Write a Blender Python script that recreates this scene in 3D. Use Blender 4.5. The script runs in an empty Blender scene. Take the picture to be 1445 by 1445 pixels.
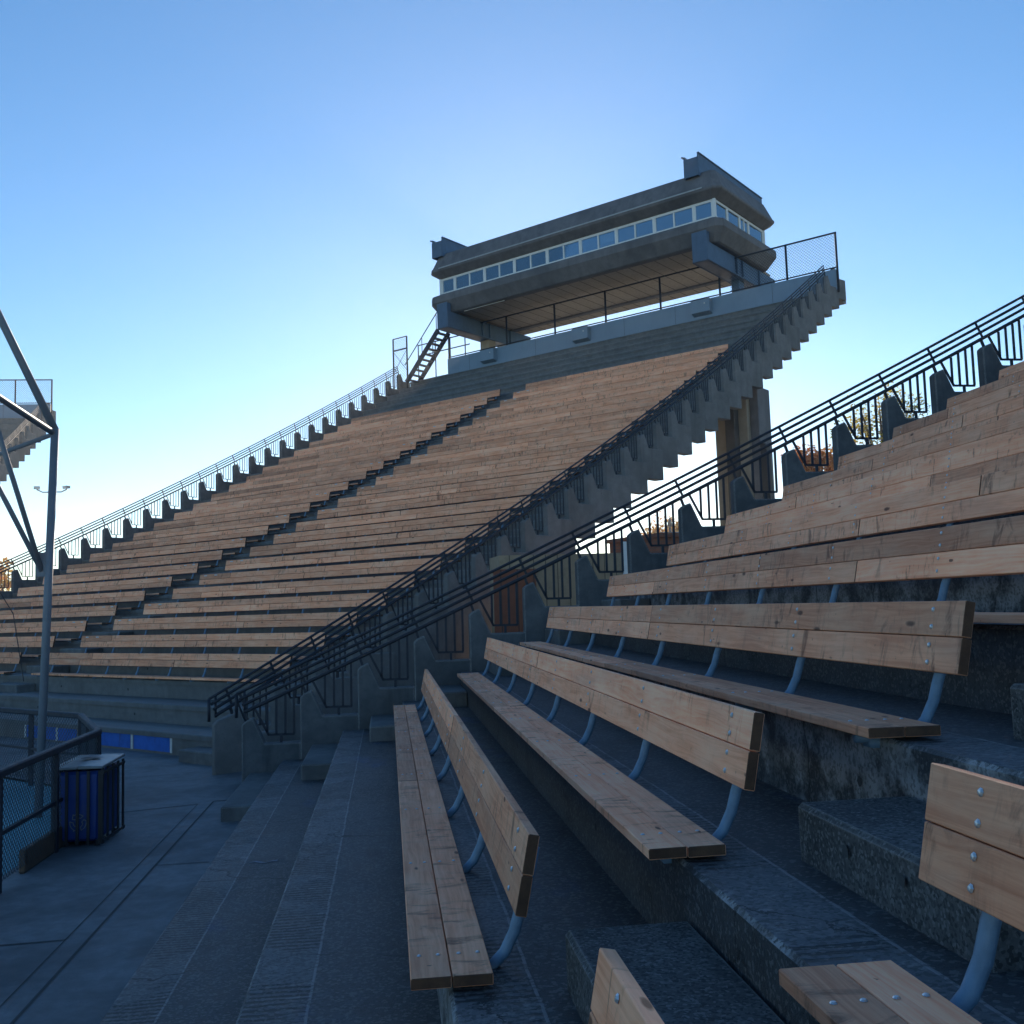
import bpy, math, random
from mathutils import Vector, Matrix
R = random.Random(7)
C = bpy.context.scene.collection
rad = math.radians

# ------------------------------------------------------------------ camera, sky, sun, exposure
GZ = 2.36                                     # eye height above the concourse (z = 0)
cam_d = bpy.data.cameras.new("camera"); cam = bpy.data.objects.new("camera", cam_d); C.objects.link(cam)
rx = Vector((0.99195086, -0.12231658, -0.0327437)); ux = Vector((0.02103302, -0.09583326, 0.99517516)); wx = Vector((0.12486436, 0.98785355, 0.09248919))
M4 = Matrix((rx, ux, -wx)).transposed().to_4x4(); M4.translation = Vector((0, 0, GZ))
cam.matrix_world = M4
cam_d.sensor_fit = 'HORIZONTAL'; cam_d.angle = 2*math.atan(722.5/1416.78); cam_d.clip_end = 3000; cam_d.clip_start = 0.05
bpy.context.scene.camera = cam
SUN_EL, SUN_AZ = 16.7, 9.55                    # azimuth from +Y towards +X
world = bpy.data.worlds.new("World"); bpy.context.scene.world = world; world.use_nodes = True
nt = world.node_tree; nt.nodes.clear()
out = nt.nodes.new('ShaderNodeOutputWorld'); bg = nt.nodes.new('ShaderNodeBackground'); sky = nt.nodes.new('ShaderNodeTexSky')
sky.sky_type = 'NISHITA'; sky.sun_disc = False; sky.sun_elevation = rad(SUN_EL); sky.sun_rotation = rad(SUN_AZ)
sky.air_density = 0.85; sky.dust_density = 0.07; sky.ozone_density = 2.2; sky.altitude = 50
bg.inputs[1].default_value = 0.10
hs = nt.nodes.new('ShaderNodeHueSaturation'); hs.inputs['Saturation'].default_value = 1.2; hs.inputs['Hue'].default_value = 0.498
nt.links.new(sky.outputs[0], hs.inputs['Color']); nt.links.new(hs.outputs[0], bg.inputs[0]); nt.links.new(bg.outputs[0], out.inputs[0])
sd = bpy.data.lights.new("sun", 'SUN'); sun = bpy.data.objects.new("sun", sd); C.objects.link(sun)
sd.energy = 4.0; sd.angle = rad(0.5); sd.color = (1.0, 0.86, 0.70)
sv = Vector((math.sin(rad(SUN_AZ))*math.cos(rad(SUN_EL)), math.cos(rad(SUN_AZ))*math.cos(rad(SUN_EL)), math.sin(rad(SUN_EL))))
sun.rotation_euler = sv.to_track_quat('Z', 'Y').to_euler(); sun.location = (0, 0, 60)
vs = bpy.context.scene.view_settings
bpy.context.scene.display_settings.display_device = 'sRGB'
vs.view_transform = 'Standard'; vs.look = 'None'; vs.exposure = 0.9; vs.gamma = 1.0; vs.use_curve_mapping = False

# ------------------------------------------------------------------ materials
class NT:
    def __init__(s, name):
        s.m = bpy.data.materials.new(name); s.m.use_nodes = True; s.t = s.m.node_tree
        s.b = s.t.nodes['Principled BSDF']
    def n(s, typ, **kw):
        o = s.t.nodes.new(typ)
        for k, v in kw.items(): setattr(o, k, v)
        return o
    def l(s, a, b): s.t.links.new(a, b)
    def val(s, sock, v):
        if hasattr(v, 'links') or isinstance(v, bpy.types.NodeSocket): s.l(v, sock)
        else: sock.default_value = v
    def math(s, op, a, b=0.0, c=None, clamp=False):
        o = s.n('ShaderNodeMath', operation=op, use_clamp=clamp); s.val(o.inputs[0], a); s.val(o.inputs[1], b)
        if c is not None: s.val(o.inputs[2], c)
        return o.outputs[0]
    def mix(s, f, a, b, blend='MIX'):
        o = s.n('ShaderNodeMix', data_type='RGBA', blend_type=blend); s.val(o.inputs[0], f)
        s.val(o.inputs[6], a if not isinstance(a, tuple) else (*a, 1)); s.val(o.inputs[7], b if not isinstance(b, tuple) else (*b, 1))
        return o.outputs[2]
    def ramp(s, f, lo, hi):
        o = s.n('ShaderNodeMapRange', clamp=True, interpolation_type='SMOOTHSTEP'); s.val(o.inputs[0], f); o.inputs[1].default_value = lo; o.inputs[2].default_value = hi
        return o.outputs[0]
    def noise(s, vec, scale, detail=4, rough=0.55, dist=0.0):
        o = s.n('ShaderNodeTexNoise'); s.l(vec, o.inputs['Vector']); o.inputs['Scale'].default_value = scale; o.inputs['Detail'].default_value = detail
        o.inputs['Roughness'].default_value = rough; o.inputs['Distortion'].default_value = dist
        return o.outputs['Fac']
    def vmul(s, v, k):
        o = s.n('ShaderNodeVectorMath', operation='MULTIPLY'); s.l(v, o.inputs[0]); o.inputs[1].default_value = k; return o.outputs[0]
    def vadd(s, v, k):
        o = s.n('ShaderNodeVectorMath', operation='ADD'); s.l(v, o.inputs[0]); s.l(k, o.inputs[1]); return o.outputs[0]
    def obj(s): return s.n('ShaderNodeTexCoord').outputs['Object']
    def bump(s, h, strength, dist=0.01):
        o = s.n('ShaderNodeBump'); o.inputs['Strength'].default_value = strength; o.inputs['Distance'].default_value = dist
        s.l(h, o.inputs['Height']); s.l(o.outputs[0], s.b.inputs['Normal']); return o
    def fin(s, col, rough=0.8, metal=0.0, spec=0.5):
        s.val(s.b.inputs['Base Color'], col if not isinstance(col, tuple) else (*col, 1)); s.val(s.b.inputs['Roughness'], rough)
        s.b.inputs['Metallic'].default_value = metal; s.b.inputs['Specular IOR Level'].default_value = spec
        return s.m

def mat_wood(name, a, b, dark):
    n = NT(name); oi = n.n('ShaderNodeObjectInfo'); at = n.n('ShaderNodeAttribute', attribute_name='tone')
    off = n.n('ShaderNodeCombineXYZ'); n.l(n.math('MULTIPLY', oi.outputs['Random'], 91.0), off.inputs[1]); n.l(n.math('MULTIPLY', at.outputs['Fac'], 57.0), off.inputs[0])
    p = n.vadd(n.obj(), off.outputs[0])
    warp = n.noise(n.vmul(p, (7, 1.1, 7)), 1.0, 2, 0.5)
    gp = n.n('ShaderNodeCombineXYZ'); n.l(n.math('MULTIPLY', warp, 0.10), gp.inputs[0]); n.l(n.math('MULTIPLY', warp, 0.10), gp.inputs[2]); pw = n.vadd(p, gp.outputs[0])
    grain = n.noise(n.vmul(pw, (60, 1.4, 60)), 1.0, 6, 0.65, 0.3)
    fine = n.noise(n.vmul(pw, (170, 5, 170)), 1.0, 3, 0.6)
    blot = n.noise(n.vmul(p, (5, 1.6, 5)), 1.0, 5, 0.65)
    streak = n.noise(n.vmul(p, (4, 11, 4)), 1.0, 5, 0.68, 1.0)
    col = n.mix(n.ramp(grain, 0.32, 0.68), a, b)
    col = n.mix(n.math('MULTIPLY', n.ramp(blot, 0.38, 0.7), 0.5), col, (0.95, 0.56, 0.36))
    grey = n.ramp(n.noise(n.vmul(p, (3, 0.7, 3)), 1.0, 4, 0.6), 0.5, 0.72)
    col = n.mix(n.math('MULTIPLY', grey, 0.35), col, (0.36, 0.185, 0.13))
    tone = n.math('MULTIPLY_ADD', at.outputs['Fac'], 0.70, 0.66)
    vt = n.n('ShaderNodeVectorMath', operation='SCALE'); n.l(col, vt.inputs[0]); n.l(tone, vt.inputs['Scale']); col = vt.outputs[0]
    kw = n.n('ShaderNodeCombineXYZ'); n.l(n.math('MULTIPLY', streak, 0.05), kw.inputs[1]); n.l(n.math('MULTIPLY', blot, 0.04), kw.inputs[0])
    vo = n.n('ShaderNodeTexVoronoi', feature='F1'); n.l(n.vmul(n.vadd(p, kw.outputs[0]), (10, 3.4, 10)), vo.inputs['Vector']); vo.inputs['Scale'].default_value = 1.0
    kr = n.n('ShaderNodeSeparateColor'); n.l(vo.outputs['Color'], kr.inputs[0])
    rk = n.math('MULTIPLY_ADD', kr.outputs[1], 0.13, 0.06)
    knot = n.math('MULTIPLY', n.math('SUBTRACT', 1.0, n.math('DIVIDE', vo.outputs['Distance'], rk), clamp=True), n.math('GREATER_THAN', kr.outputs[0], 0.35))
    knot = n.ramp(knot, 0.0, 0.5)
    st = n.math('MULTIPLY', n.ramp(streak, 0.50, 0.70), n.ramp(n.noise(n.vmul(p, (2, 1.2, 2)), 1.0, 3), 0.40, 0.60))
    sp = n.noise(n.vmul(p, (14, 16, 14)), 1.0, 3, 0.6); spots = n.math('MULTIPLY', n.ramp(sp, 0.70, 0.76), 0.7)
    col = n.mix(spots, col, dark)
    col = n.mix(n.math('MULTIPLY', knot, 0.85), col, dark)
    col = n.mix(n.math('MULTIPLY', st, 0.75), col, tuple(x*1.4 for x in dark))
    h = n.math('ADD', n.math('MULTIPLY', grain, 0.6), n.math('MULTIPLY', fine, 0.4))
    n.bump(h, 0.35, 0.004)
    return n.fin(col, n.math('MULTIPLY_ADD', grain, 0.25, 0.55), 0, 0.35)

def mat_concrete(name, a, b, stain=(0.03, 0.032, 0.034), streak=0.5, scale=1.0, bump=0.35, spec=0.3, edge=0.0, agg=0.0):
    n = NT(name); oi = n.n('ShaderNodeObjectInfo'); off = n.n('ShaderNodeCombineXYZ'); n.l(n.math('MULTIPLY', oi.outputs['Random'], 50.0), off.inputs[0])
    p = n.vadd(n.obj(), off.outputs[0])
    big = n.noise(p, 0.55*scale, 5, 0.6, 0.3); mid = n.noise(p, 4*scale, 6, 0.65); fine = n.noise(p, 60*scale, 4, 0.7)
    dr = n.noise(n.vmul(p, (3.2, 3.2, 0.35)), 1.0*scale, 5, 0.62)
    col = n.mix(n.ramp(mid, 0.3, 0.7), a, b)
    col = n.mix(n.math('MULTIPLY', n.ramp(big, 0.42, 0.68), 0.6), col, stain)
    col = n.mix(n.math('MULTIPLY', n.ramp(dr, 0.5, 0.75), streak), col, stain)
    col = n.mix(n.math('MULTIPLY', n.ramp(fine, 0.55, 0.8), 0.35), col, tuple(min(1, 1.5*x) for x in b))
    vo = n.n('ShaderNodeTexVoronoi', feature='F1'); n.l(p, vo.inputs['Vector']); vo.inputs['Scale'].default_value = 26*scale
    pit = n.math('MULTIPLY', n.math('SUBTRACT', 1.0, n.ramp(vo.outputs['Distance'], 0.08, 0.2)), n.ramp(mid, 0.5, 0.6))
    col = n.mix(n.math('MULTIPLY', pit, 0.7), col, (0.012, 0.012, 0.013))
    if agg:
        va = n.n('ShaderNodeTexVoronoi', feature='F1'); n.l(p, va.inputs['Vector']); va.inputs['Scale'].default_value = agg
        vc = n.n('ShaderNodeSeparateColor'); n.l(va.outputs['Color'], vc.inputs[0])
        col = n.mix(n.math('MULTIPLY', n.ramp(vc.outputs[0], 0.62, 0.95), 0.55), col, (0.22, 0.225, 0.23))
        col = n.mix(n.math('MULTIPLY', n.ramp(vc.outputs[1], 0.55, 0.85), 0.65), col, (0.02, 0.02, 0.022))
        mid = n.math('ADD', mid, n.math('MULTIPLY', vc.outputs[0], 0.5))
    if edge:
        bv = n.n('ShaderNodeBevel', samples=4); bv.inputs['Radius'].default_value = edge; g = n.n('ShaderNodeNewGeometry')
        dt = n.n('ShaderNodeVectorMath', operation='DOT_PRODUCT'); n.l(bv.outputs[0], dt.inputs[0]); n.l(g.outputs['True Normal'], dt.inputs[1])
        ef = n.math('MULTIPLY', n.math('SUBTRACT', 1.0, n.ramp(dt.outputs['Value'], 0.80, 0.97)), n.ramp(n.math('ADD', fine, mid), 0.6, 1.05))
        col = n.mix(n.math('MULTIPLY', ef, 0.9), col, (0.40, 0.395, 0.38))
    h = n.math('SUBTRACT', n.math('ADD', n.math('MULTIPLY', fine, 0.5), mid), n.math('MULTIPLY', pit, 0.6))
    n.bump(h, bump, 0.008)
    return n.fin(col, n.math('MULTIPLY_ADD', mid, 0.3, 0.6), 0, spec)

def mat_terrace(name, a, b, near=True):
    """stair terrace: concrete with combed grooves in a strip along every nosing (object x = rise direction)"""
    n = NT(name); p = n.obj(); sx = n.n('ShaderNodeSeparateXYZ'); n.l(p, sx.inputs[0])
    geo = n.n('ShaderNodeNewGeometry'); sn = n.n('ShaderNodeSeparateXYZ'); n.l(geo.outputs['True Normal'], sn.inputs[0])
    flat = n.ramp(sn.outputs[2], 0.8, 0.95)
    u = n.math('MODULO', n.math('ADD', sx.outputs[0], 84.0-0.18), 0.84)
    big = n.noise(p, 0.5, 5, 0.62, 0.4); mid = n.noise(p, 5, 6, 0.65); fine = n.noise(p, 55, 4, 0.75)
    agg = n.n('ShaderNodeTexVoronoi', feature='F1'); n.l(p, agg.inputs['Vector']); agg.inputs['Scale'].default_value = 75
    ac = n.n('ShaderNodeSeparateColor'); n.l(agg.outputs['Color'], ac.inputs[0])
    wob = n.n('ShaderNodeCombineXYZ'); n.l(n.math('MULTIPLY', n.math('SUBTRACT', mid, 0.5), 0.03), wob.inputs[1]); n.l(n.math('MULTIPLY', n.math('SUBTRACT', big, 0.5), 0.0), wob.inputs[0])
    strip = n.math('MULTIPLY', n.math('LESS_THAN', u, n.math('MULTIPLY_ADD', mid, 0.02, 0.28)), flat)
    wv = n.n('ShaderNodeTexWave', wave_type='BANDS', bands_direction='Y'); n.l(n.vmul(p, (0.6, 1, 1)), wv.inputs['Vector'])
    wv.inputs['Scale'].default_value = 6.5; wv.inputs['Distortion'].default_value = 3.2; wv.inputs['Detail'].default_value = 1.0; wv.inputs['Detail Scale'].default_value = 0.8
    worn = n.ramp(n.noise(n.vmul(p, (1.0, 1.5, 1)), 1.2, 5, 0.62), 0.47, 0.54)
    groove = n.math('MULTIPLY', n.math('MULTIPLY', n.ramp(wv.outputs['Fac'], 0.4, 0.62), strip), worn)
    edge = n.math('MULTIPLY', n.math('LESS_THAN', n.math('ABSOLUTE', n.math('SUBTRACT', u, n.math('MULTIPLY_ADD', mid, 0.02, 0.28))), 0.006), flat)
    dr = n.noise(n.vmul(p, (3, 2.4, 0.5)), 1.0, 5, 0.6)
    col = n.mix(n.ramp(mid, 0.3, 0.7), a, b)
    dk = tuple(x*0.42 for x in a)
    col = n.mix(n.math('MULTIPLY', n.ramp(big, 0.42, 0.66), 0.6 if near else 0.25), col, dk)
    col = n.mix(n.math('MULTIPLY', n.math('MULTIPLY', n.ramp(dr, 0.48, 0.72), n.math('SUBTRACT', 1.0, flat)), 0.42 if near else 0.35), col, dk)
    if near:
        leak = n.math('MULTIPLY', n.math('MULTIPLY', n.ramp(n.noise(n.vmul(p, (3, 5, 0.8)), 1.0, 4, 0.6), 0.60, 0.75), n.math('SUBTRACT', 1.0, flat)), 0.35)
        col = n.mix(leak, col, (0.20, 0.20, 0.18))
        dirt_dark = n.math('MULTIPLY', n.ramp(n.math('ADD', u, n.math('MULTIPLY', mid, 0.25)), 0.55, 0.95), flat)      # back half of each step mixed darker
        col = n.mix(n.math('MULTIPLY', dirt_dark, 0.5), col, (0.022, 0.022, 0.022))
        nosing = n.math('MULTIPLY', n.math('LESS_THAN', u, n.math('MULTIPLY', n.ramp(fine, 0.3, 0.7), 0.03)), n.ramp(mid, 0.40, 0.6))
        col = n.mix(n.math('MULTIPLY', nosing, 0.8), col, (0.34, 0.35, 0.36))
        col = n.mix(n.math('MULTIPLY', strip, 0.60), col, (0.135, 0.143, 0.155))
        flake = n.math('MULTIPLY', n.ramp(n.noise(n.vmul(p, (3, 5, 3)), 2.4, 7, 0.75), 0.56, 0.62), strip)
        col = n.mix(n.math('MULTIPLY', flake, 0.55), col, (0.26, 0.26, 0.26))
        col = n.mix(n.math('MULTIPLY', groove, 0.8), col, (0.016, 0.016, 0.017))
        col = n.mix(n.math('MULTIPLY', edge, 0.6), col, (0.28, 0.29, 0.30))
        bluep = n.math('MULTIPLY', n.ramp(n.noise(n.vmul(p, (1.6, 0.8, 1)), 1.1, 3, 0.6), 0.62, 0.72), flat)
        col = n.mix(n.math('MULTIPLY', bluep, 0.45), col, (0.01, 0.045, 0.15))
        col = n.mix(n.math('MULTIPLY', n.math('GREATER_THAN', ac.outputs[0], 0.80), 0.40), col, (0.19, 0.19, 0.19))
        col = n.mix(n.math('MULTIPLY', n.math('LESS_THAN', ac.outputs[0], 0.28), 0.5), col, (0.03, 0.03, 0.03))
    if near:
        cw = n.n('ShaderNodeCombineXYZ'); n.l(n.math('MULTIPLY', mid, 0.5), cw.inputs[0]); n.l(n.math('MULTIPLY', big, 0.8), cw.inputs[1])
        vk = n.n('ShaderNodeTexVoronoi', feature='DISTANCE_TO_EDGE'); n.l(n.vadd(p, cw.outputs[0]), vk.inputs['Vector']); vk.inputs['Scale'].default_value = 0.55
        crack = n.math('MULTIPLY', n.math('LESS_THAN', vk.outputs['Distance'], 0.004), n.ramp(big, 0.40, 0.5))
        col = n.mix(n.math('MULTIPLY', crack, 0.9), col, (0.012, 0.012, 0.013))
        stain = n.ramp(n.noise(n.vmul(p, (1.3, 1.0, 1)), 1.7, 6, 0.7, 0.8), 0.57, 0.62)
        col = n.mix(n.math('MULTIPLY', stain, 0.45), col, (0.025, 0.026, 0.028))
    h = n.math('ADD', n.math('ADD', n.math('MULTIPLY', fine, 0.6), n.math('MULTIPLY', mid, 0.8)), n.math('SUBTRACT', n.math('MULTIPLY', edge, 1.4), n.math('MULTIPLY', groove, 1.3)))
    n.bump(h, 0.85, 0.009)
    return n.fin(col, n.math('MULTIPLY_ADD', mid, 0.3, 0.45), 0, 0.4)

def mat_paint(name, col, rough=0.5, var=0.25, metal=0.0, scale=8, bump=0.08, dirt_dark=(0.05, 0.045, 0.04)):
    n = NT(name); p = n.obj(); a = n.noise(p, scale, 5, 0.6); b = n.noise(n.vmul(p, (6, 6, 0.8)), 1.0, 4, 0.6)
    c = n.mix(n.math('MULTIPLY', n.ramp(a, 0.35, 0.75), var), col, tuple(x*0.55 for x in col))
    c = n.mix(n.math('MULTIPLY', n.ramp(b, 0.55, 0.78), var), c, dirt_dark)
    n.bump(n.noise(p, 90, 3), bump, 0.003)
    return n.fin(c, n.math('MULTIPLY_ADD', a, 0.25, rough-0.1), metal)

def mat_brick(name, c1, c2, mortar, sc=4.0):
    n = NT(name); p = n.n('ShaderNodeTexCoord').outputs['Object']; sx = n.n('ShaderNodeSeparateXYZ'); n.l(p, sx.inputs[0])
    cb = n.n('ShaderNodeCombineXYZ'); n.l(n.math('ADD', sx.outputs[0], sx.outputs[1]), cb.inputs[0]); n.l(sx.outputs[2], cb.inputs[1])
    br = n.n('ShaderNodeTexBrick'); n.l(cb.outputs[0], br.inputs['Vector']); br.inputs['Scale'].default_value = sc
    br.inputs['Color1'].default_value = (*c1, 1); br.inputs['Color2'].default_value = (*c2, 1); br.inputs['Mortar'].default_value = (*mortar, 1); br.inputs['Mortar Size'].default_value = 0.018
    n.bump(br.outputs['Fac'], -0.4, 0.006)
    return n.fin(br.outputs['Color'], 0.85)

def mat_boards(name, a, b, width, axis, rough=0.7):
    n = NT(name); p = n.obj(); sx = n.n('ShaderNodeSeparateXYZ'); n.l(p, sx.inputs[0]); c = n.math('DIVIDE', sx.outputs[axis], width)
    fr = n.math('FRACT', c); fl = n.math('FLOOR', c); w = n.n('ShaderNodeTexWhiteNoise', noise_dimensions='1D'); n.l(fl, w.inputs['W'])
    g = n.noise(n.vmul(p, (9, 9, 9)), 1.0, 5, 0.6)
    col = n.mix(w.outputs['Value'], a, b); col = n.mix(n.math('MULTIPLY', n.ramp(g, 0.4, 0.7), 0.35), col, tuple(x*0.5 for x in a))
    seam = n.math('LESS_THAN', fr, 0.07); col = n.mix(n.math('MULTIPLY', seam, 0.8), col, (0.03, 0.025, 0.02))
    n.bump(n.math('SUBTRACT', g, seam), 0.3, 0.006)
    return n.fin(col, rough)

def mat_leaf(name, a, b):
    n = NT(name); at = n.n('ShaderNodeAttribute', attribute_name='tone')
    col = n.mix(at.outputs['Fac'], a, b); m = n.fin(col, 0.6, 0, 0.3)
    tr = n.n('ShaderNodeBsdfTranslucent'); n.l(col, tr.inputs[0]); mx = n.n('ShaderNodeMixShader'); mx.inputs[0].default_value = 0.45
    n.l(n.b.outputs[0], mx.inputs[1]); n.l(tr.outputs[0], mx.inputs[2]); n.l(mx.outputs[0], n.t.nodes['Material Output'].inputs[0])
    return m

def mat_glass(name, tint):
    n = NT(name); n.t.nodes.remove(n.b); tr = n.n('ShaderNodeBsdfTransparent'); tr.inputs[0].default_value = (*tint, 1)
    gl = n.n('ShaderNodeBsdfGlossy'); gl.inputs['Roughness'].default_value = 0.02; gl.inputs[0].default_value = (0.9, 0.95, 1, 1)
    fz = n.n('ShaderNodeFresnel'); fz.inputs[0].default_value = 1.6; mx = n.n('ShaderNodeMixShader')
    n.l(n.math('MULTIPLY_ADD', fz.outputs[0], 1.0, 0.18, clamp=True), mx.inputs[0]); n.l(tr.outputs[0], mx.inputs[1]); n.l(gl.outputs[0], mx.inputs[2]); n.l(mx.outputs[0], n.t.nodes['Material Output'].inputs[0])
    return n.m

W = mat_wood('weathered_timber', (0.95, 0.43, 0.235), (0.73, 0.275, 0.14), (0.085, 0.034, 0.018))
W_END = mat_concrete('timber_end_grain', (0.075, 0.036, 0.022), (0.13, 0.065, 0.036), (0.035, 0.018, 0.012), 0.2, 4)
CON = mat_concrete('weathered_concrete', (0.075, 0.082, 0.090), (0.125, 0.132, 0.138), (0.038, 0.041, 0.045), 0.6, 1.3, 0.5, edge=0.035)  # blue of the sky light mixed into the base colours
CON_ST = mat_concrete('exposed_aggregate_concrete', (0.075, 0.077, 0.080), (0.135, 0.136, 0.137), (0.03, 0.031, 0.033), 0.4, 2.6, 0.8, edge=0.02, agg=105)
CON_STEP = mat_concrete('pale_step_concrete', (0.115, 0.118, 0.12), (0.17, 0.172, 0.173), (0.06, 0.06, 0.062), 0.4, 1.6, 0.5, edge=0.02)
CON_WARM = mat_concrete('brown_board_concrete', (0.15, 0.14, 0.142), (0.205, 0.19, 0.19), (0.08, 0.077, 0.080), 0.6, 0.7)
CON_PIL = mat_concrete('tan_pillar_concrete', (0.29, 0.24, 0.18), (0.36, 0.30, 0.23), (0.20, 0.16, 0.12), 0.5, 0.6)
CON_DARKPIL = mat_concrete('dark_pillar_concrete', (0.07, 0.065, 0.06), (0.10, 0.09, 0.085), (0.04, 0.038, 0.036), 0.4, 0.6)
TERR = mat_terrace('terrace_concrete', (0.040, 0.044, 0.050), (0.075, 0.081, 0.091))  # bluish base carries the cast of sky light
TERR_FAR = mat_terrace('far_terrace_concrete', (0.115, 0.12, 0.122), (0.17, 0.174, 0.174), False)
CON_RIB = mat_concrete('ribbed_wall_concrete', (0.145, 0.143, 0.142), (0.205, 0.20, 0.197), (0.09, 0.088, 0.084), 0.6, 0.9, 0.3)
PAVE = mat_concrete('concourse_concrete', (0.13, 0.138, 0.15), (0.20, 0.21, 0.225), (0.055, 0.058, 0.064), 0.0, 1.6, 0.6, 0.4)  # bluish tint puts the sky light's cast into the colour
TUBE = mat_paint('blue_grey_bracket_paint', (0.14, 0.235, 0.34), 0.5, 0.5, 0, 22, 0.3, (0.10, 0.07, 0.05))
BOLT = mat_paint('zinc_bolt', (0.62, 0.63, 0.64), 0.35, 0.15, 0.8)
RAILP = mat_paint('dark_navy_rail_paint', (0.014, 0.019, 0.032), 0.62, 0.4, 0, 12, 0.15)
PARA = mat_paint('blue_grey_metal_panel', (0.19, 0.275, 0.37), 0.5, 0.2, 0, 1.2, 0.03, (0.10, 0.12, 0.13))
PARA_L = mat_paint('pale_ridge_paint', (0.42, 0.43, 0.44), 0.5, 0.3)
BEAM = mat_paint('blue_grey_beam_paint', (0.085, 0.135, 0.21), 0.5, 0.3, 0, 3)
WHITE = mat_paint('white_window_frame', (0.78, 0.79, 0.78), 0.5, 0.12, 0, 4)
GLASS = mat_glass('window_glass', (0.78, 0.84, 0.87))
BLIND = mat_paint('grey_roller_blind', (0.46, 0.48, 0.50), 0.8, 0.3)
BLACKJ = mat_paint('dark_joint_filler', (0.055, 0.057, 0.06), 0.9, 0.2)
BLUEP = mat_paint('blue_wall_paint', (0.008, 0.12, 0.50), 0.6, 0.6, 0, 5, 0.2, (0.03, 0.04, 0.07))
WHITEP = mat_paint('worn_white_paint', (0.62, 0.63, 0.63), 0.7, 0.35, 0, 20)
BINB = mat_paint('blue_bin_plastic', (0.008, 0.045, 0.22), 0.42, 0.3, 0, 6)
BINK = mat_paint('dark_bin_steel', (0.012, 0.014, 0.02), 0.5, 0.3)
EMBL = mat_paint('faded_white_print', (0.16, 0.19, 0.25), 0.7, 0.4, 0, 30)
BINL = mat_paint('pale_bin_lid', (0.19, 0.21, 0.23), 0.4, 0.5, 0, 9)
STEEL = mat_paint('grey_truss_steel', (0.16, 0.18, 0.21), 0.5, 0.35, 0, 5)
WIRE = mat_paint('galvanised_wire', (0.06, 0.07, 0.08), 0.5, 0.2, 0.3)
COURT = mat_concrete('teal_court_surface', (0.10, 0.30, 0.36), (0.14, 0.36, 0.42), (0.07, 0.21, 0.26), 0, 0.5, 0.1, 0.4)
EARTH = mat_concrete('dry_ground', (0.10, 0.095, 0.06), (0.15, 0.13, 0.08), (0.06, 0.065, 0.035), 0, 0.2, 0.3)
CURB = mat_boards('brown_kerb_board', (0.09, 0.055, 0.035), (0.12, 0.075, 0.05), 0.3, 2)
BRICK = mat_brick('red_brown_brick', (0.27, 0.105, 0.06), (0.20, 0.075, 0.045), (0.13, 0.10, 0.085))
TANB = mat_boards('tan_boarding', (0.33, 0.23, 0.145), (0.40, 0.29, 0.185), 0.22, 0)
ORANGE = mat_boards('orange_boarding', (0.24, 0.075, 0.035), (0.20, 0.06, 0.03), 0.3, 0)
SOFF = mat_boards('tan_soffit_planks', (0.38, 0.30, 0.22), (0.44, 0.35, 0.26), 0.62, 1)
DARKIN = mat_paint('pale_ceiling', (0.50, 0.52, 0.53), 0.8, 0.2)
BARK = mat_concrete('bark', (0.06, 0.045, 0.035), (0.10, 0.075, 0.055), (0.03, 0.025, 0.02), 0.5, 3)

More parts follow.
